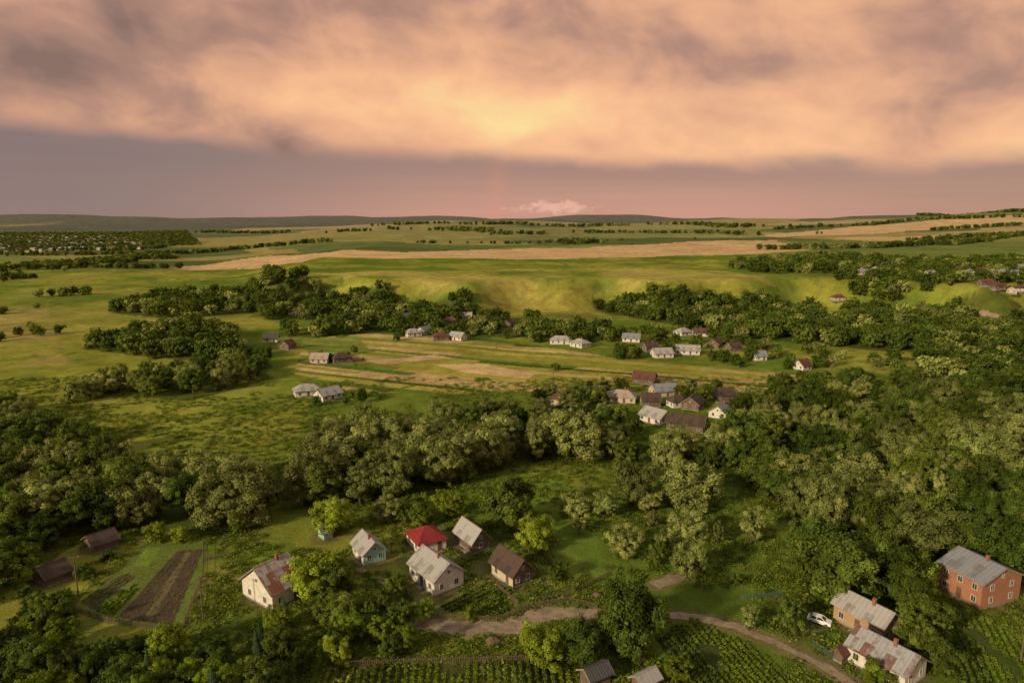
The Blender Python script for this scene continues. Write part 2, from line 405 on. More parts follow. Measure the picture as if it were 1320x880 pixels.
mid=[(350,441,10,7,8,W_WHITE,R_DARK),(371,449,9,8,70,W_BROWN,R_DRED),(396,509,13,8,25,W_WHITE,R_LGREY),(423,514,12,8,50,W_WHITE,R_LGREY),
(413,467,11,8,0,W_CREAM,R_PINK),(440,466,12,9,30,W_BROWN,R_BRN),
(532,433,12,9,30,W_WHITE,R_LGREY),(547,430,11,8,60,W_WHITE,R_GREY),(568,438,12,8,15,W_BROWN,R_DRED),(590,438,12,8,-30,W_WHITE,R_LGREY),
(523,412,10,8,60,W_WHITE,R_GREY),(580,417,13,8,0,W_BROWN,R_DRED),(602,411,9,7,0,W_WHITE,R_LGREY),(655,421,12,8,70,W_BROWN,R_DRED),
(378,405,8,7,0,W_WHITE,R_DRED),(724,443,17,8,-8,W_WHITE,R_LGREY),(748,447,12,9,-50,W_WHITE,R_LGREY),(814,440,13,9,-15,W_WHITE,R_GREY),
(880,432,12,9,30,W_WHITE,R_LGREY),(903,433,12,8,-5,W_WHITE,R_DRED),(853,460,13,9,10,W_WHITE,R_LGREY),(885,456,17,9,-10,W_WHITE,R_LGREY),
(838,452,10,7,20,W_BROWN,R_BRN),(921,447,12,8,60,W_BROWN,R_DRED),(945,452,9,7,20,W_BROWN,R_BRN),(1034,476,8,7,30,W_WHITE,R_DRED),(978,464,8,6,10,W_WHITE,R_GREY),
(1080,387,12,8,0,W_CREAM,R_DRED),(800,517,15,9,-12,W_CREAM,R_PINK),(855,509,13,9,15,W_CREAM,R_GREY),(831,493,12,8,-25,W_BROWN,R_DRED),
(845,543,12,9,-50,W_WHITE,R_LGREY),(885,552,16,9,-25,W_BROWN,R_BRN),(930,537,10,8,50,W_WHITE,R_GREY),(932,514,14,11,10,W_BROWN,R_BRN),
(893,525,11,8,60,W_BROWN,R_BRN),(720,520,8,7,70,W_CREAM,R_DRED),(872,524,8,6,20,W_WHITE,R_BRN),(838,522,9,7,0,W_BROWN,R_BRN),
(1198,356,15,11,30,W_WHITE,R_LGREY),(1110,354,14,9,0,W_CREAM,R_GREY),(1128,350,14,9,50,W_WHITE,R_LGREY),(1140,344,12,9,0,W_CREAM,R_GREY),
(1250,354,14,9,70,W_WHITE,R_GREY),(1264,351,14,9,0,W_CREAM,R_DRED),(1280,356,16,9,30,W_WHITE,R_GREY),(1292,353,14,9,40,W_CREAM,R_GREY),
(1308,355,16,10,0,W_WHITE,R_GREY),(1302,377,14,9,60,W_CREAM,R_DRED),(1284,372,14,9,20,W_BROWN,R_DRED),(1316,375,14,9,0,W_WHITE,R_DRED),(1270,368,12,9,0,W_BROWN,R_DRED),
(1315,347,12,9,0,W_WHITE,R_GREY),(1236,350,12,9,0,W_CREAM,R_DRED)]
for px,py,L,W,yw,wm,rm in mid:
    x,y=G(px,py)
    nm='brown_village_house' if wm in(W_BROWN,) else ('cream_village_house' if wm is W_CREAM else 'white_village_house')
    house(nm,x,y,math.radians(yw),L*.82,W*.87,2.7,2.5,wm,rm,hip=(int(px)%4==0),chim=(int(px)%2==0))
CARX=G(1056,803);HOUSES.append((*CARX,3.5))
NEARH=HOUSES[:15]
# ---------------------------------------------------------------- roads
def ribbon(name,pts,wid,mat,zoff=.05):
    P=GP(pts);Q=[]
    for i in range(len(P)-1):
        p0=P[max(i-1,0)];p1=P[i];p2=P[i+1];p3=P[min(i+2,len(P)-1)]
        for k in range(24):
            t=k/24;Q.append(.5*((2*p1)+(-p0+p2)*t+(2*p0-5*p1+4*p2-p3)*t*t+(-p0+3*p1-3*p2+p3)*t**3))
    Q.append(P[-1]);Q=np.array(Q);T=np.gradient(Q,axis=0);T/=np.linalg.norm(T,axis=1,keepdims=True)+1e-9
    Nn=np.stack([-T[:,1],T[:,0]],1);m=MB();n=len(Q)
    ws=np.interp(np.linspace(0,1,n),np.linspace(0,1,len(wid)),wid)
    for i in range(n):
        for s in range(9):
            a=(s/8-.5)*ws[i]*(1+.9*(float(vn(Q[i,0]*2+s*50*(s in(0,8)),Q[i,1]*2,3,77))-.5))
            x,y=Q[i]+Nn[i]*a;m.v.append((x,y,float(height(x,y))+zoff))
    for i in range(n-1):
        for s in range(8):
            o=i*9+s;m.f.append([o,o+1,o+10,o+9])
    m.obj(name,mat);return Q,ws
rm,nt,b=newmat('dirt');tc=nd(nt,'ShaderNodeTexCoord').outputs['Object']
c=MIX(nt,SS(nt,NOISE(nt,tc,.35,6,.7),.35,.65),(.27,.20,.14),(.16,.12,.085))
c=MIX(nt,SS(nt,NOISE(nt,tc,.9,6,.75),.54,.66),c,(.08,.10,.028))
nt.links.new(c,b.inputs['Base Color']);b.inputs['Roughness'].default_value=.95;BUMP(nt,b,NOISE(nt,tc,2,5),.5,.15);DIRT=rm
roads=[]
roads.append(ribbon('dirt_road',[(528,797),(560,806),(610,810),(670,806),(700,792),(760,791),(840,790),(920,800),(980,820),(1040,848),(1085,872),(1140,905)],[3,4.5,5.2,5,5.5,3.5,2.6,2.2,2,2,2,2],DIRT,.07))
roads.append(ribbon('village_lane',[(845,756),(860,748),(878,742)],[3.5,3,2.5],DIRT,.06))
roads.append(ribbon('hillside_track',[(1205,430),(1255,425),(1290,415),(1280,407),(1262,404)],[5,5,5,4],DIRT,.3))
roads.append(ribbon('yard_path',[(452,727),(475,740),(500,755)],[1.2,1.2,1.2],DIRT,.06))
# ---------------------------------------------------------------- tree placement
HX=np.array([h[:2] for h in HOUSES]);HR=np.array([h[2] for h in HOUSES])
CLEAR=[]
def ok(x,y,h,R):
    dv=np.array([x,y])-HX;L=np.hypot(HX[:,0],HX[:,1]);u=HX/L[:,None]
    al=(dv*u).sum(1);la=np.abs(dv[:,0]*u[:,1]-dv[:,1]*u[:,0])
    front=h/(CAMH/L)*.6
    if np.any((al<HR+R*.4)&(al>-front-HR)&(la<HR*.8+R*.6)): return False
    for Q,ws in roads:
        if np.min(np.hypot(Q[:,0]-x,Q[:,1]-y))<2.2+R*.35: return False
    for P in CLEAR:
        if inside(np.array([x]),np.array([y]),P)[0]: return False
    return True
def put(kind,x,y,h,wide=1.0):
    me=random.choice(PROTO[kind]);o=bpy.data.objects.new(NAME[kind],me);root.objects.link(o)
    s=h/12;o.scale=(s*wide*random.uniform(.88,1.12),s*wide*random.uniform(.88,1.12),s)
    o.location=(x,y,float(height(x,y))-.1);o.rotation_euler=(random.uniform(-.06,.06),random.uniform(-.06,.06),random.uniform(0,6.28))
farP=[];SHADE=[]
def region(pts,sp,kinds,hr,prob=1,far=False,wide=(.85,1.2),shadow=True,clus=0):
    P=GP(pts)
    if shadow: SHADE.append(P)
    x0,y0=P.min(0);x1,y1=P.max(0)
    ks=[k for k,w in kinds];wt=[w for k,w in kinds]
    gx,gy=np.meshgrid(np.arange(x0,x1,sp),np.arange(y0,y1,sp))
    gx=gx+np.array([random.uniform(-.45,.45) for _ in range(gx.size)]).reshape(gx.shape)*sp
    gy=gy+np.array([random.uniform(-.45,.45) for _ in range(gx.size)]).reshape(gx.shape)*sp
    msk=inside(gx,gy,P)
    pr=prob*(ss(.6,.72,fbm(gx,gy,clus,31,2)) if clus else (.45+1.1*vn(gx,gy,sp*4,31)))
    for xx,yy,q in zip(gx[msk],gy[msk],pr[msk]):
        if random.random()>q: continue
        h=random.uniform(*hr)
        if not ok(xx,yy,h,h*.35): continue
        if far: farP.append((xx,yy,h))
        else:
            kk=vn(xx,yy,26,55)
            ww=[w*(2.2 if (k=='willow')==(kk>.5) else .6) for k,w in zip(ks,wt)]
            k=random.choices(ks,ww)[0]
            put(k,xx,yy,h*(.5 if k=='bush' else 1),random.uniform(*wide))
GARD=GP([(95,785),(185,700),(268,700),(262,745),(232,812),(140,800)]);CLEAR.append(GARD)
GFR=GP([(100,790),(140,800),(300,810),(300,838),(100,838)]);CLEAR.append(GFR)
P2=GP([(400,900),(415,860),(735,850),(750,900)]);CLEAR.append(P2)
P3=GP([(846,822),(892,795),(968,832),(1030,880),(1020,920),(900,920)]);CLEAR.append(P3)
P4=GP([(1192,770),(1260,795),(1330,830),(1330,905),(1215,870)]);CLEAR.append(P4)
YARD=GP([(500,720),(575,665),(700,700),(730,780),(640,800),(545,790)]);CLEAR.append(YARD)
GL1=GP([(610,622),(720,618),(740,650),(640,672)]);CLEAR.append(GL1)
D,Wl,B,Sp,Bu,Po='dark','willow','bright','spruce','bush','poplar'
region([(-60,830),(50,800),(95,840),(300,840),(325,815),(400,808),(500,820),(535,845),(470,860),(400,868),(385,905),(300,980),(-80,980)],5.2,[(D,6),(B,2.5),(Sp,.8)],(5,7.5))
region([(-60,870),(385,880),(300,980),(-80,980)],6,[(D,4),(B,1),(Sp,1)],(6,9))
region([(-40,700),(70,690),(90,705),(40,735),(-40,790)],6.5,[(D,4),(B,2)],(7,10))
region([(20,770),(95,768),(100,800),(40,810)],5,[(D,3),(B,2)],(3.5,5))
region([(-60,610),(0,575),(60,570),(170,605),(200,632),(260,625),(320,640),(350,668),(330,688),(240,690),(100,690),(-60,700)],8.0,[(D,5),(Wl,4)],(11,15))
region([(400,620),(430,590),(560,578),(605,600),(600,638),(560,630),(500,645),(400,660),(390,640)],8.5,[(Wl,8),(D,1)],(13,17))
region([(440,580),(520,560),(600,565),(700,560),(720,590),(620,612)],9,[(Wl,3),(D,2)],(12,16),.9)
region([(600,552),(700,540),(730,570),(800,575),(900,580),(1000,565),(1040,600),(900,615),(760,600),(640,595)],9,[(D,6),(Wl,2)],(9,13),.9)
region([(940,575),(990,545),(1080,530),(1180,535),(1250,510),(1420,490),(1450,745),(1320,745),(1200,738),(1130,712),(1050,680),(980,650),(930,625)],9,[(D,6),(Wl,3)],(10,16),.95)
region([(1000,700),(1100,730),(1200,752),(1170,775),(1100,770),(1040,750)],8,[(D,3)],(10,14))
region([(60,528),(150,510),(240,518),(345,490),(345,462),(280,480),(200,490),(100,505)],9,[(D,5),(Wl,2)],(8,13))
region([(-40,545),(20,530),(60,560),(0,590),(-40,590)],9,[(D,5),(Wl,2)],(9,13))
region([(110,450),(170,430),(250,420),(320,445),(310,470),(200,462)],9.5,[(D,4),(Wl,1)],(8,13),far=True)
region([(140,398),(220,380),(330,368),(335,400),(230,412),(150,404)],11,[(D,1)],(7,12),far=True,prob=.9)
region([(330,385),(345,358),(420,368),(520,384),(620,397),(620,412),(500,412),(340,412)],9.5,[(D,1)],(7,12),far=True)
region([(340,432),(420,420),(520,406),(640,413),(720,422),(780,426),(780,438),(640,434),(500,428),(400,436)],9,[(D,1)],(7,12),1,far=True)
region([(640,432),(830,428),(960,430),(960,446),(800,448),(640,440)],10,[(D,1)],(5,9),.7,far=True,shadow=False)
region([(760,378),(860,374),(1000,390),(1100,396),(1200,402),(1320,396),(1440,420),(1440,490),(1250,492),(1190,455),(1050,445),(950,434),(860,418),(780,404)],10.5,[(D,1)],(7,13),.85,far=True)
region([(640,385),(760,372),(760,420),(640,412)],11,[(D,1)],(4,8),.9,far=True,shadow=False,clus=50)
region([(720,352),(1320,345),(1400,392),(1000,382),(760,374)],12,[(D,1)],(6,10),1,far=True,shadow=False,clus=110)
region([(1060,362),(1330,360),(1400,392),(1100,392)],11,[(D,1)],(8,11),1,far=True,shadow=False)
region([(1090,345),(1330,343),(1330,362),(1090,360)],12,[(D,1)],(7,10),1,far=True,shadow=False)
region([(690,512),(960,495),(1180,490),(1200,525),(1000,540),(960,565),(700,560)],8,[(D,5),(Wl,1),(Bu,2)],(6,9),.9,shadow=False)
region([(790,455),(960,440),(1040,455),(1180,470),(1180,485),(1000,478),(800,468)],10,[(D,1)],(5,8),.8,far=True,shadow=False)
region([(510,425),(620,425),(620,442),(510,440)],9,[(D,1)],(5,8),.8,far=True,shadow=False)
region([(380,470),(460,455),(480,475),(400,480)],8,[(D,1),(Bu,1)],(4,6),.7,shadow=False)
region([(360,515),(440,500),(490,520),(400,530)],7.5,[(D,1),(Bu,1)],(4,7),.9,shadow=False)
region([(610,645),(900,660),(980,700),(990,760),(880,750),(790,700),(620,668)],9,[(Wl,3),(Bu,3),(Po,2),(D,1)],(4,8),.4,shadow=False)
region([(870,735),(1060,750),(1060,790),(900,782),(860,760)],6.5,[(Bu,3),(D,1)],(4,6.5),.45,shadow=False)
region([(420,690),(500,660),(580,655),(560,672),(500,700),(430,700)],8,[(D,2),(B,2),(Bu,2)],(4,7),.5,shadow=False)
region([(240,695),(330,680),(380,700),(300,705)],6,[(B,2),(Bu,2)],(4,6),.8,shadow=False)
region([(400,765),(440,740),(515,785),(520,810),(400,805)],6.0,[(B,1),(D,3)],(5,7.5),.9,shadow=False)
region([(1010,640),(1150,650),(1200,700),(1060,700)],9,[(D,4),(Wl,3)],(10,14))
region([(-20,300),(240,298),(260,316),(-20,330)],19,[(D,1)],(7,11),.8,far=True,shadow=False)
region([(0,322),(215,318),(235,345),(0,352)],12,[(D,1)],(7,11),1,far=True,shadow=False,clus=150)
region([(0,352),(300,345),(330,362),(150,378),(0,372)],11,[(D,1)],(6,9),1,far=True,shadow=False,clus=140)
region([(930,345),(1060,332),(1200,340),(1320,335),(1320,345),(1000,355)],13,[(D,1)],(8,12),.8,far=True,shadow=False)
region([(-40,400),(140,395),(100,480),(-40,500)],11,[(D,1)],(5,8),.5,far=True,shadow=False,clus=90)
region([(1180,440),(1330,430),(1330,500),(1180,490)],11,[(D,1)],(8,12),.9,far=True)
def hedge(pts,sp,hr,prob=.9,wid=10):
    P=GP(pts)
    for i in range(len(P)-1):
        L=np.linalg.norm(P[i+1]-P[i]);n=max(1,int(L/sp))
        for k in range(n):
            p=P[i]+(P[i+1]-P[i])*(k+random.random())/n
            if random.random()>float(ss(.92-prob,1.0-prob+.1,vn(p[0],p[1],170,12))): continue
            farP.append((p[0]+random.uniform(-wid,wid),p[1]+random.uniform(-wid,wid),random.uniform(*hr)))
hedge([(0,348),(120,345),(230,346)],5,(7,11));hedge([(55,382),(110,380)],5,(7,10));hedge([(180,330),(300,322),(430,312)],5,(7,12))
hedge([(640,303),(800,300),(980,303)],6,(8,13),.6,30);hedge([(260,300),(520,296),(640,299)],6,(10,16),.7,45)
hedge([(980,322),(1120,320),(1320,303)],5,(7,12),.75,12);hedge([(1000,296),(1180,284),(1320,280)],6,(8,14),.8,20);hedge([(1050,302),(1200,297),(1320,290)],6,(8,12),.6,12)
hedge([(1190,277),(1320,273)],6,(12,18),1,35);hedge([(0,330),(150,328),(220,335)],5,(7,11),.8,25);hedge([(1180,312),(1250,306),(1320,304)],6,(9,13),1,15)
hedge([(720,312),(770,314)],5,(7,12),1,30);hedge([(430,300),(470,298)],6,(10,14),1,50);hedge([(560,314),(900,309)],6,(5,8),.35,10);hedge([(340,320),(560,314)],6,(6,10),.5,12)
hedge([(500,290),(900,290),(1000,294)],7,(12,18),.7,80)
for px,py,h,k,w in [(330,665,15,Wl,1.1),(295,640,14,Wl,1.1),(578,628,17,Wl,1.05),(745,592,17,Wl,1.15),(815,652,15,Wl,1),(892,655,15,Wl,1.1),
 (660,680,14,D,1.1),(430,690,11,B,1),(582,668,9,B,1.1),(497,672,8,Wl,1.2),(690,708,9.5,B,1.1),(742,668,7,Wl,1.2),(778,668,8,Wl,1.1),
 (885,700,8.5,Wl,1.1),(968,700,11,Po,1),(887,748,10,Wl,.9),(806,714,7.5,Wl,1.2),(815,838,15,D,.85),(797,834,11,D,.8),(752,855,9,D,1),(700,858,8.5,B,1.1),
 (412,768,11.5,B,1.15),(432,775,10,D,1.1),(368,812,7,Sp,1),(282,925,9,Sp,1),(172,925,8,B,1),(28,748,9,B,1.2),(1075,775,15,D,1.15),(1060,690,13,Wl,1),
 (1178,845,9,D,1.0),(1190,822,10,D,1.0),(1205,860,7,D,1.2),(1020,815,7,D,1.0),(965,812,5.5,Po,1.1),(1155,775,12,D,1.1),(1180,770,10,B,1),(1116,498,8,D,1),(716,478,5,D,1.3),
 (1035,540,18,D,1.0),(990,560,15,Wl,1),(600,690,6,B,1.1),(720,745,4.5,D,1.2),(540,680,5,B,1.2),(510,770,6,D,1),(545,800,5.5,B,1),(520,815,7,D,.9),(640,560,15,Wl,1.1),(1130,880,5,Bu,1),(1105,850,4,Bu,1),
 (605,800,4,Bu,.6),(200,700,6,B,1),(232,700,5,B,1),(870,880,5,B,1.1),(1240,720,13,D,1),(1300,730,12,D,1.1),(120,620,14,D,1.1),(860,610,13,Wl,1),(930,600,13,Wl,1.1),(1100,640,14,Wl,1.1),(1130,610,14,Wl,1),(1020,640,13,Wl,1.1),
 (78,785,4.5,D,1.2),(45,790,5,D,1.2),(108,745,3.5,D,1.2),(140,722,3,D,1.3)]:
    x,y=G(px,py);put(k,x,y,h,w)
P=np.array([(x,y,float(height(x,y))-.2) for x,y,h in farP])
hs=np.array([h for *_,h in farP])/12
scatter('distant_trees',P,hs*1.1,rng.random(len(P))*6.28,rng.integers(0,5,len(P)),proto_coll('distant_tree_kind',FAR))
# ---------------------------------------------------------------- terrain sheet
ys=list(np.arange(-260,70,8.))
y=70.
while y<13000:
    ys.append(y);y+=min(max(.5,y*y/(CAMH*683)*.6),30)
ys=np.array(ys);NC=900
u=np.linspace(-1,1,NC)
half=np.where(ys>60,np.maximum(ys*.95+60,140),0);half=np.where(ys>300,np.abs(ys)*1.05+30,half);half[ys<70]=np.linspace(400,140,(ys<70).sum())
X=(u[None,:]*half[:,None]).ravel();Y=np.repeat(ys,NC);Z=height(X,Y)
Z=Z+np.where(Y<400,.12*(fbm(X,Y,3,50,2)-.5),0)
def C(*c): return np.array(c)
n1=fbm(X,Y,45,1);n2=fbm(X,Y,9,2);n3=fbm(X,Y,160,3)
def lerp(a,b,t): return a*(1-t[:,None])+b*t[:,None]
col=lerp(C(.09,.135,.02)*np.ones((len(X),3)),C(.205,.21,.038),ss(.38,.68,n1*.6+n3*.4))
col=lerp(col,C(.055,.085,.018),ss(.55,.75,n2)*.6)
wx=X+8*(n2-.5);wy=Y+8*(n2-.5)
def paint(P,c,amt=1.0,soft=None,noise=None):
    global col
    if not isinstance(P,np.ndarray): P=GP(P)
    x0,y0=P.min(0)-10;x1,y1=P.max(0)+10
    idx=np.where((X>x0)&(X<x1)&(Y>y0)&(Y<y1))[0]
    if len(idx)==0:return
    m=inside(wx[idx] if soft else X[idx],wy[idx] if soft else Y[idx],P);idx=idx[m]
    a=amt*np.ones(len(idx))
    if noise is not None: a=a*ss(.3,.65,fbm(X[idx],Y[idx],noise,61,3))
    col[idx]=col[idx]*(1-a[:,None])+np.array(c)*a[:,None]
def cells(x,y,sx,sy,seed):
    gx=x/sx+.35*y/sy;gy=y/sy;ix=np.floor(gx);iy=np.floor(gy);best=np.full(x.shape,1e9);bid=np.zeros(x.shape)
    for dx in(-1,0,1):
        for dy in(-1,0,1):
            jx=ix+dx;jy=iy+dy;px=jx+_hash(jx,jy,seed);py=jy+_hash(jx,jy,seed+1)
            d=np.abs(gx-px)+np.abs(gy-py);m=d<best;best=np.where(m,d,best);bid=np.where(m,_hash(jx,jy,seed+2),bid)
    return bid
far=np.where(Y>950)[0]
bid=cells(X[far]+20*n1[far],Y[far],520,420,4)
pal=np.array([(.085,.11,.035),(.17,.17,.05),(.22,.19,.065),(.06,.08,.03),(.30,.23,.11),(.13,.155,.04),(.21,.19,.065),(.065,.085,.032)])
fc=pal[(bid*7.99).astype(int)];a=ss(950,1250,Y[far])*.9
col[far]=col[far]*(1-a[:,None])+fc*a[:,None]
TAN=(.44,.30,.16);YG=(.245,.235,.045);DK=(.045,.055,.035)
paint([(-40,400),(300,400),(420,430),(380,600),(200,600),(60,520),(-40,500)],YG,.6,noise=35,soft=1)
paint([(150,520),(400,470),(400,600),(360,660),(200,610)],(.17,.205,.035),.6,noise=20,soft=1)
paint([(-100,350),(140,350),(330,395),(60,440),(-100,480)],(.21,.20,.05),.6,noise=60,soft=1)
paint([(-100,400),(60,395),(90,470),(-100,480)],(.28,.215,.08),.6,noise=30,soft=1)
paint([(400,352),(900,345),(1000,372),(760,400),(640,405),(500,378)],(.29,.245,.07),.8,noise=60,soft=1)
paint([(620,375),(760,370),(800,400),(760,415),(620,408)],(.20,.175,.04),.6,soft=1)
paint([(620,400),(760,404),(800,418),(620,418)],(.08,.10,.025),.5,soft=1)
paint([(215,345),(330,331),(520,325),(760,319),(1000,309),(1090,318),(960,328),(700,334),(480,333),(380,339),(250,348)],TAN,.9,soft=1)
paint([(985,302),(1100,292),(1200,284),(1320,277),(1420,276),(1420,288),(1320,290),(1180,297),(1000,306)],TAN,.95)
paint([(1060,307),(1320,297),(1420,296),(1420,306),(1320,304),(1120,311)],TAN,.8)
paint([(1000,311),(1100,312),(1320,306),(1400,306),(1400,330),(1100,335)],(.12,.155,.04),.7)
paint([(200,320),(290,318),(330,326),(215,332)],(.055,.085,.025),.9)
paint([(470,297),(980,293),(980,306),(560,312)],(.17,.17,.06),.6)
fr=np.where(Y>4300)[0];wd=ss(.36,.5,fbm(X[fr],Y[fr],1100,91,3)+.2*ss(5000,6300,Y[fr]))*.95
col[fr]=lerp(col[fr],C(.045,.055,.045),wd)
paint([(-100,283),(270,288),(330,292),(290,299),(100,303),(-100,308)],(.05,.06,.04),.85,noise=500)
paint([(1180,274),(1420,270),(1420,276),(1190,279)],DK,.9)
A0=np.array(G(450,446));A1=np.array(G(1000,492));dv=(A1-A0)/np.linalg.norm(A1-A0);nv=np.array([-dv[1],dv[0]])
ST=GP([(392,438),(470,430),(620,434),(700,447),(800,462),(1000,480),(1170,500),(1185,530),(1080,520),(960,508),(800,497),(700,503),(560,508),(450,505),(380,480)])
idx=np.where(inside(wx*.5+X*.5,wy*.5+Y*.5,ST))[0]
q=(X[idx]-A0[0])*nv[0]+(Y[idx]-A0[1])*nv[1];al=(X[idx]-A0[0])*dv[0]+(Y[idx]-A0[1])*dv[1]
edges=np.cumsum(rng.uniform(3.5,9,90))-260;k=np.searchsorted(edges,q)
seg=np.floor((al+_hash(k,k*0,8)*300)/(90+90*_hash(k,k*0+3,9)));hsh=_hash(k*13,seg,21)
sp=np.array([(.075,.13,.022),(.19,.20,.035),(.28,.24,.06),(.035,.065,.018),(.42,.30,.15),(.14,.17,.03),(.31,.24,.09),(.06,.12,.025),(.36,.26,.12),(.22,.21,.04)])
sc=sp[(hsh*9.99).astype(int)];col[idx]=col[idx]*.12+sc*.88
paint([(470,465),(560,457),(580,461),(490,469)],(.42,.30,.17),.9);paint([(395,462),(450,455),(470,466),(410,470)],(.16,.10,.06),.8,soft=1)
paint([(560,470),(620,468),(690,482),(680,488),(600,480)],(.42,.31,.16),.9)
paint([(385,437),(460,433),(480,452),(400,458)],(.10,.155,.025),.7)
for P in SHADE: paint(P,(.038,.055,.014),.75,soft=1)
paint([(600,640),(700,620),(900,650),(980,700),(990,780),(860,750),(790,720),(640,670)],(.095,.145,.022),.85,noise=10,soft=1)
paint([(560,630),(640,610),(730,612),(740,650),(640,690),(560,680)],(.10,.16,.022),.8,soft=1)
paint([(255,700),(385,700),(385,730),(270,740)],(.10,.16,.025),.7,soft=1)
paint([(255,740),(310,735),(310,790),(240,810)],(.20,.15,.05),.6,noise=8,soft=1)
paint(YARD,(.09,.13,.025),.6,soft=1);paint(YARD,(.15,.11,.065),.5,noise=5,soft=1)
paint([(980,780),(1075,775),(1120,850),(1090,870),(1000,830)],(.10,.10,.04),.6,noise=6,soft=1)
SOIL=(.065,.045,.036)
def quad(a,b,c,d): return GP([a,b,c,d])
paint(GARD,(.09,.125,.03),.9)
GS1=quad((152,795),(228,710),(262,708),(222,806));GS2=quad((104,776),(122,786),(176,742),(160,738))
paint(GS1,SOIL,.95);paint(GS2,SOIL,.8)
paint(quad((186,795),(196,799),(248,708),(242,708)),(.12,.10,.05),.8)
paint(quad((172,728),(192,728),(208,706),(190,704)),(.12,.18,.03),.9)
paint(P2,(.045,.05,.022),.8);paint(P3,(.04,.055,.02),.85);paint(P4,(.045,.065,.02),.8)
for Q,ws in roads[:2]:
    sub=np.where((Y<300)&(Y>60))[0];d=dist_poly(X[sub],Y[sub],Q[::6]);a=(1-ss(1.0,3.6,d+2*(n2[sub]-.5)))*.7
    col[sub]=col[sub]*(1-a[:,None])+np.array((.15,.11,.06))*a[:,None]
for hx,hy,hr_ in NEARH:
    sub=np.where((np.abs(X-hx)<14)&(np.abs(Y-hy)<14))[0];d=np.hypot(X[sub]-hx,Y[sub]-hy)
    a=(1-ss(hr_+.3,hr_+2.5,d+3*(n2[sub]-.5)))*.6;col[sub]=col[sub]*(1-a[:,None])+np.array((.13,.10,.06))*a[:,None]
hz=1-np.exp(-np.maximum(Y-900,0)/10000);col=lerp(col,C(.17,.155,.145),np.clip(hz,0,.5))  # aerial haze painted into the ground colours, stronger with distance
NR=len(ys);i=np.arange(NR-1)[:,None]*NC+np.arange(NC-1)[None,:];i=i.ravel()
F=np.stack([i,i+1,i+NC+1,i+NC],1).astype(np.int32)
me=bpy.data.meshes.new('ground');me.vertices.add(len(X));me.vertices.foreach_set('co',np.stack([X,Y,Z],1).astype(np.float32).ravel())
me.loops.add(F.size);me.loops.foreach_set('vertex_index',F.ravel());me.polygons.add(len(F))
me.polygons.foreach_set('loop_start',np.arange(0,F.size,4,dtype=np.int32));me.update(calc_edges=True)
me.polygons.foreach_set('use_smooth',np.ones(len(F),bool))
a=me.attributes.new('ground_colour_hazed','FLOAT_COLOR','POINT');a.data.foreach_set('color',np.concatenate([col,np.ones((len(X),1))],1).astype(np.float32).ravel())
gmat,nt,b=newmat('ground_cover');tc=nd(nt,'ShaderNodeTexCoord').outputs['Object']
ca=nd(nt,'ShaderNodeAttribute',attribute_name='ground_colour_hazed').outputs['Color']
f1=NOISE(nt,tc,1.6,6,.75);f2=NOISE(nt,tc,.12,6,.7);f3=NOISE(nt,tc,.02,5,.6)
v=MA(nt,'MULTIPLY',MA(nt,'ADD',MA(nt,'MULTIPLY',f1,1.5),.28),MA(nt,'ADD',MA(nt,'MULTIPLY',f2,1.5),.28))
v=MA(nt,'MULTIPLY',v,MA(nt,'ADD',MA(nt,'MULTIPLY',f3,1.1),.5))
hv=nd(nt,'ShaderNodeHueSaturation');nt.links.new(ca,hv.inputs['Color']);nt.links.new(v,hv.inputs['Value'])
nt.links.new(MA(nt,'ADD',MA(nt,'MULTIPLY',f2,.08),.457),hv.inputs['Hue'])
nt.links.new(hv.outputs[0],b.inputs['Base Color']);b.inputs['Roughness'].default_value=1;b.inputs['Specular IOR Level'].default_value=0
BUMP(nt,b,MA(nt,'ADD',f1,MA(nt,'MULTIPLY',f2,2)),.8,.5)
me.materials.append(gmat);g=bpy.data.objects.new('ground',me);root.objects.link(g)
# ---------------------------------------------------------------- grass tufts, crops
def tuft(name,n,mat,seed,hh=1.,sp=.5):
    r=np.random.default_rng(seed);P=np.stack([r.normal(size=n)*sp,r.normal(size=n)*sp,r.random(n)*hh*.8+.05],1)
    N=r.normal(size=(n,3))*.5+np.array([0,0,.9])+P*np.array([.6,.6,0]);V=leaves(P,N,.22,r)
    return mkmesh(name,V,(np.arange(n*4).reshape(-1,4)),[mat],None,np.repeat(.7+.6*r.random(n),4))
tc_=proto_coll('grass_tuft_kind',[tuft('tuft0',40,L_GRS,1,.7,.6),tuft('tuft1',40,L_GRS,2,.5,.8),tuft('tuft2',50,L_DRK,3,.9,.6),tuft('tuft3',36,L_BRT,4,.5,.5)])
N=36000;yy=75+250*rng.random(N)**1.2;xx=(rng.random(N)*2-1)*(yy*.85+15)
keep=fbm(xx,yy,14,70,3)>.42
for Pp in(GARD,P2,P3,P4): keep&=~inside(xx,yy,Pp)
for Q,ws in roads[:2]: keep&=dist_poly(xx,yy,Q[::8])>2.4
for hx,hy,hr_ in NEARH: keep&=np.hypot(xx-hx,yy-hy)>hr_+.6
xx,yy=xx[keep],yy[keep]
idx=rng.choice(4,len(xx),p=[.4,.3,.12,.18])
scatter('meadow_grass',np.stack([xx,yy,height(xx,yy)],1),.5+.7*rng.random(len(xx)),rng.random(len(xx))*6.28,idx,tc_)
crop=proto_coll('crop_plant_kind',[tuft('crop0',22,L_BRT,11,.4,.2),tuft('crop1',22,L_DRK,12,.45,.22),tuft('crop2',22,L_GRS,13,.35,.18)])
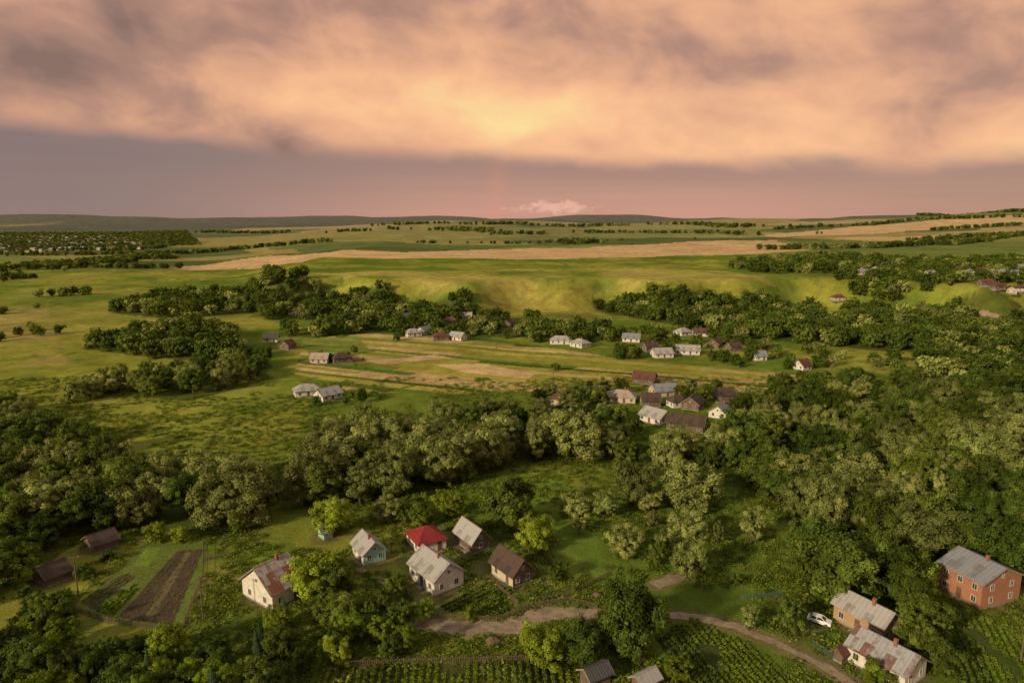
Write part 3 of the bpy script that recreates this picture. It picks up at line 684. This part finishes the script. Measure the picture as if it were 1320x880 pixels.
def crops(name,P,a,b,row,step,kinds,gap=.1,s=(.8,1.2)):
    A=np.array(G(*a));B_=np.array(G(*b));d=(B_-A)/np.linalg.norm(B_-A);n=np.array([-d[1],d[0]])
    R=np.arange(-60,60,row);Tt=np.arange(-60,60,step);rr,tt=np.meshgrid(R,Tt,indexing='ij')
    rid=np.round(rr/row).astype(int)
    x=A[0]+n[0]*rr+d[0]*tt+rng.normal(size=rr.shape)*.06;y=A[1]+n[1]*rr+d[1]*tt+rng.normal(size=rr.shape)*.06
    m=inside(x,y,P)&(rng.random(x.shape)>gap)&(vn(x,y,5,44)>.22)
    kk=np.array(kinds)[(_hash(rid//5,rid*0,5)*len(kinds)*.999).astype(int)][m]
    x,y=x[m],y[m]
    scatter(name,np.stack([x,y,height(x,y)+.02],1),rng.uniform(*s,len(x)),rng.random(len(x))*6.28,kk,crop)
crops('potato_rows',quad((122,786),(150,795),(208,708),(186,742)),(128,790),(206,706),1.1,.45,[0,1,0,2])
crops('onion_rows',GS2,(110,780),(165,740),1.1,.5,[0,0,2],.3,(.4,.8))
crops('seedling_rows',GS1,(150,795),(228,708),1.5,.7,[0],.45,(.35,.6))
crops('vegetable_rows',P2,(560,880),(562,860),1.3,.42,[0,1,0,2])
crops('bean_rows',P3,(850,822),(900,890),1.2,.42,[1,0,1,0],.2)
crops('maize_rows',P4,(1200,790),(1230,865),1.2,.42,[1,0,1,0])
YG2=quad((560,785),(628,752),(668,780),(640,795));crops('kitchen_garden_rows',YG2,(565,785),(625,755),1.2,.5,[0,1],.2)
# ---------------------------------------------------------------- fences, poles, car, distant town
def fence(pts,mat=W_WOOD,h=1.3):
    P=GP(pts);m=MB()
    for i in range(len(P)-1):
        a,b_=P[i],P[i+1];L=np.linalg.norm(b_-a);n=max(1,int(L/.3));d=(b_-a)/L
        for k in range(n):
            p=a+d*L*k/n;z=float(height(*p));post=k%8==0;w=.07 if post else .045
            m.box(p[0]-w,p[0]+w,p[1]-w*.5,p[1]+w*.5,z-.2,z+h*(1.08 if post else random.uniform(.86,.97)))
        for zz in(.35,1.0):
            z0=float(height(*a))+zz;z1=float(height(*b_))+zz
            m.add(*cone((a[0],a[1]+.05,z0),(b_[0],b_[1]+.05,z1),.045,.045,4))
    m.obj('wooden_fence',mat)
fence([(262,700),(262,745),(235,812)]);fence([(262,722),(300,716)]);fence([(548,797),(640,801),(690,782),(735,776),(770,785)]);fence([(700,775),(740,765),(790,740)])
fence([(640,757),(668,782)]);fence([(560,785),(548,797)]);fence([(955,773),(1010,768)],W_TFENCE,1.1);fence([(430,860),(520,856),(735,850)]);fence([(1048,832),(1075,850)],W_TFENCE,1.2);fence([(610,700),(668,694),(700,715),(720,740)])
fence([(95,788),(140,803),(232,815)]);fence([(500,745),(520,760),(540,790)])
def pole(px,py,h=9,yaw=.3):
    x,y=G(px,py);e=empty('utility_pole',x,y,float(height(x,y)),yaw)
    MB().add(*cone((0,0,-.5),(0,0,h),.16,.1,8)).obj('post',W_WOOD,e);MB().box(-.9,.9,-.06,.06,h-.6,h-.46).obj('crossarm',W_WOOD,e)
    m=MB()
    for s in(-.8,0,.8): m.add(*cone((s,0,h-.46),(s,0,h-.25),.05,.03,6))
    m.obj('insulators',FRAME,e)
for p in [(101,768),(1316,850),(770,503),(713,505),(946,470),(1187,505),(835,520),(560,440),(1072,480),(640,450),(262,800)]: pole(*p)
def heap(px,py,r,h,seed):
    x0,y0=G(px,py);z0=float(height(x0,y0));V=[];F=[];rr=np.random.default_rng(seed)
    for i in range(7):
        for j in range(14):
            t=i/6;a=j/14*6.283;q=r*t*(1+.2*math.sin(3*a+seed)+.12*rr.random());V.append((q*math.cos(a),q*.7*math.sin(a),h*(1-t*t)*(.85+.3*rr.random())-.03))
    for i in range(6):
        for j in range(14): F.append([i*14+j,(i+1)*14+j,(i+1)*14+(j+1)%14,i*14+(j+1)%14])
    o=MB().add(V,F).obj('compost_heap',W_BROWN);o.location=(x0,y0,z0)
heap(635,828,1.6,1.1,1);heap(826,852,1.3,1.,2);heap(768,768,1.1,.9,3)
def car(x,y,yaw):
    e=empty('parked_car',x,y,float(height(x,y))+.1,yaw)
    paint_=plain('car_paint',(.66,.66,.66),(.62,.62,.62),1,.3,spec=.5)
    prof=[(-2.1,.3),(2.1,.3),(2.15,.55),(2.05,.85),(1.1,.98),(-1.75,1.0),(-2.1,.9)]
    o=MB().prism(prof,-.85,.85,1).obj('body',paint_,e);bv=o.modifiers.new('b','BEVEL');bv.width=.06;bv.segments=2
    vs=[(1.15,-.8,.96),(1.15,.8,.96),(-1.8,.8,.97),(-1.8,-.8,.97),(.4,-.62,1.46),(.4,.62,1.46),(-1.15,.62,1.47),(-1.15,-.62,1.47)]
    MB().add(vs,[[0,1,5,4],[1,2,6,5],[2,3,7,6],[3,0,4,7]]).obj('windows',GLASS,e)
    MB().box(-1.2,.45,-.64,.64,1.46,1.52).obj('car_roof',paint_,e)
    m=MB()
    for a,bb in [((1.17,-.8,.96),(.42,-.63,1.48)),((1.17,.8,.96),(.42,.63,1.48)),((-1.82,-.8,.97),(-1.17,-.63,1.49)),((-1.82,.8,.97),(-1.17,.63,1.49)),((-.35,-.81,.97),(-.35,-.64,1.48)),((-.35,.81,.97),(-.35,.64,1.48))]: m.add(*cone(a,bb,.05,.05,6))
    m.obj('pillars',paint_,e);m=MB()
    for wx_ in(-1.3,1.3):
        for s in(-1,1):
            V,F_=cone((wx_,s*.7,.3),(wx_,s*.9,.3),.32,.32,16);V=V+[np.array((wx_,s*.9,.3))]
            F_=F_+[[2*k+1,2*((k+1)%16)+1,32] for k in range(16)];m.add(V,F_)
    m.obj('wheels',R_DARK,e)
car(*CARX,math.radians(-35))
town=MB();tr=MB();tr2=MB()
TP=GP([(-60,308),(120,303),(205,312),(190,324),(60,328),(-60,328)]);cnt=0
while cnt<300:
    x=random.uniform(TP[:,0].min(),TP[:,0].max());y=random.uniform(TP[:,1].min(),TP[:,1].max())
    if not inside(np.array([x]),np.array([y]),TP)[0]: continue
    cnt+=1;z=float(height(x,y));a=random.uniform(3.5,6);bq=random.uniform(3.5,4.5);h=random.uniform(4.5,6.5)
    town.box(x-a,x+a,y-bq,y+bq,z-2,z+h);(tr if random.random()<.5 else tr2).prism([(y-bq-.5,z+h),(y+bq+.5,z+h),(y,z+h+2.8)],x-a-.5,x+a+.5)
te=empty('distant_town',0,0,0);town.obj('town_walls',W_CREAM,te);tr.obj('town_roofs',R_DRED,te);tr2.obj('town_grey_roofs',R_LGREY,te)
# ---------------------------------------------------------------- sky
SUN_AZ=math.radians(228)
SUN_EL=math.radians(21)
w=bpy.data.worlds.new('World');S.world=w;w.use_nodes=True;nt=w.node_tree
bg=nt.nodes['Background'];bg.inputs[1].default_value=.1
sky=nd(nt,'ShaderNodeTexSky',sky_type='NISHITA');sky.sun_disc=False;sky.sun_elevation=SUN_EL;sky.sun_rotation=SUN_AZ
tc=nd(nt,'ShaderNodeTexCoord').outputs['Generated'];sp=nd(nt,'ShaderNodeSeparateXYZ');nt.links.new(tc,sp.inputs[0])
m=lambda *a,**k:MA(nt,*a,**k)
A=m('MULTIPLY',m('ARCTAN2',sp.outputs[0],sp.outputs[1]),57.3);E=m('MULTIPLY',m('ARCSINE',sp.outputs[2]),57.3)
def vec(ax,ex,off=0,sk=0.):
    c=nd(nt,'ShaderNodeCombineXYZ');nt.links.new(m('MULTIPLY',A,ax),c.inputs[0]);nt.links.new(m('ADD',m('MULTIPLY',E,ex),m('MULTIPLY',A,sk)),c.inputs[1]);c.inputs[2].default_value=off;return c.outputs[0]
Ac=m('MINIMUM',m('MAXIMUM',A,-50.),50.)
na=NOISE(nt,vec(.042,.11,2.6,.008),1,4,.45,.4);nb=NOISE(nt,vec(.15,.24,3,.03),1,5,.5,.3);nc=NOISE(nt,vec(.03,.9,7),1,3,.5)
edge=m('ADD',m('MULTIPLY_ADD',Ac,-.030,4.7),m('MULTIPLY',m('SUBTRACT',nb,.5),2.8))
mask=SS(nt,m('SUBTRACT',E,edge),-.5,1.2)
Ec=m('MULTIPLY_ADD',Ac,-.18,8.4)
dE=m('DIVIDE',m('SUBTRACT',E,Ec),3.0);core=m('EXPONENT',m('MULTIPLY',m('MULTIPLY',dE,dE),-1.))
dA=m('DIVIDE',m('SUBTRACT',Ac,0.),13.);cA=m('EXPONENT',m('MULTIPLY',m('MULTIPLY',dA,dA),-1.))
t=m('ADD',.50,m('MULTIPLY',core,m('MULTIPLY_ADD',cA,.26,.14)))
t=m('ADD',t,m('MULTIPLY',m('SUBTRACT',na,.5),.95));t=m('ADD',t,m('MULTIPLY',m('SUBTRACT',nb,.5),.85))
t=m('ADD',t,m('MULTIPLY',SS(nt,Ac,-8.,30.),.05));t=m('SUBTRACT',t,m('MULTIPLY',SS(nt,E,9.,16.),.10));t=m('SUBTRACT',t,m('MULTIPLY',SS(nt,m('MULTIPLY',Ac,-1.),0.,30.),.12));t=m('SUBTRACT',t,m('MULTIPLY',m('MULTIPLY',SS(nt,E,7.,15.),SS(nt,m('MULTIPLY',Ac,-1.),-5.,25.)),.12))
cr=nd(nt,'ShaderNodeValToRGB');nt.links.new(t,cr.inputs[0]);r=cr.color_ramp
r.elements[0].position=.08;r.elements[0].color=(.26,.16,.13,1);r.elements[1].position=.97;r.elements[1].color=(1.0,.76,.33,1)
for p,c in((.30,(.48,.265,.19)),(.48,(.77,.405,.24)),(.70,(.97,.53,.28))):
    e=r.elements.new(p);e.color=(*c,1)
low=MIX(nt,SS(nt,Ac,-34.,0.),(.28,.20,.185),(.62,.32,.235));low=MIX(nt,SS(nt,Ac,12.,38.),low,(.49,.28,.20))
lowt=MIX(nt,SS(nt,Ac,-34.,0.),(.25,.18,.17),(.39,.235,.19))
low=MIX(nt,SS(nt,E,.3,5.),low,lowt);low=MIX(nt,m('MULTIPLY',SS(nt,nc,.35,.7),.22),low,(.34,.205,.17))
anti=(-math.sin(SUN_AZ),-math.cos(SUN_AZ),-.05)
dp=nd(nt,'ShaderNodeVectorMath',operation='DOT_PRODUCT');nt.links.new(tc,dp.inputs[0]);dp.inputs[1].default_value=anti
ang=m('MULTIPLY',m('ARCCOSINE',dp.outputs['Value']),57.3);rb=m('DIVIDE',m('SUBTRACT',ang,49.5),.8);rb=m('EXPONENT',m('MULTIPLY',m('MULTIPLY',rb,rb),-1.))
rb=m('MULTIPLY',rb,m('MULTIPLY',m('SUBTRACT',1.,SS(nt,E,3.,7.)),.13))
low=MIX(nt,rb,low,(.85,.3,.2))
full=MIX(nt,mask,low,cr.outputs[0])
dx=m('DIVIDE',m('SUBTRACT',A,3.6),3.8);dy=m('DIVIDE',m('SUBTRACT',E,1.1),.66)
gz=m('EXPONENT',m('MULTIPLY',m('ADD',m('MULTIPLY',dx,dx),m('MULTIPLY',dy,dy)),-1.))
cu=SS(nt,m('ADD',gz,m('MULTIPLY',m('SUBTRACT',NOISE(nt,vec(.9,1.6,5),1,5,.6),.5),1.9)),.4,.95)
full=MIX(nt,m('MULTIPLY',cu,.7),full,(.90,.50,.37))
full=MIX(nt,SS(nt,E,19.,38.),full,(.50,.45,.38))   # unseen overhead sky, greyed to take pink out of the ambient light
vm=nd(nt,'ShaderNodeVectorMath',operation='SCALE');nt.links.new(full,vm.inputs[0]);vm.inputs[3].default_value=10.
fin=MIX(nt,.97,sky.outputs[0],vm.outputs[0]);nt.links.new(fin,bg.inputs[0])
# ---------------------------------------------------------------- sun
sl=bpy.data.lights.new('sun','SUN');sl.energy=5.0;sl.angle=math.radians(3);sl.color=(1,.79,.48)
so=bpy.data.objects.new('sun',sl);root.objects.link(so)
d=Vector((-math.sin(SUN_AZ)*math.cos(SUN_EL),-math.cos(SUN_AZ)*math.cos(SUN_EL),-math.sin(SUN_EL)))
so.rotation_euler=d.to_track_quat('-Z','Y').to_euler();so.location=(0,0,200)
# ---------------------------------------------------------------- camera
cd=bpy.data.cameras.new('camera');cd.lens=24;cd.sensor_width=36;cd.clip_end=40000;cd.clip_start=.5
co=bpy.data.objects.new('camera',cd);root.objects.link(co);co.location=(0,0,CAMH);co.rotation_euler=(math.pi/2-PITCH,0,0);S.camera=co
print('objects',len(bpy.data.objects),'far',len(farP),'verts',len(X))
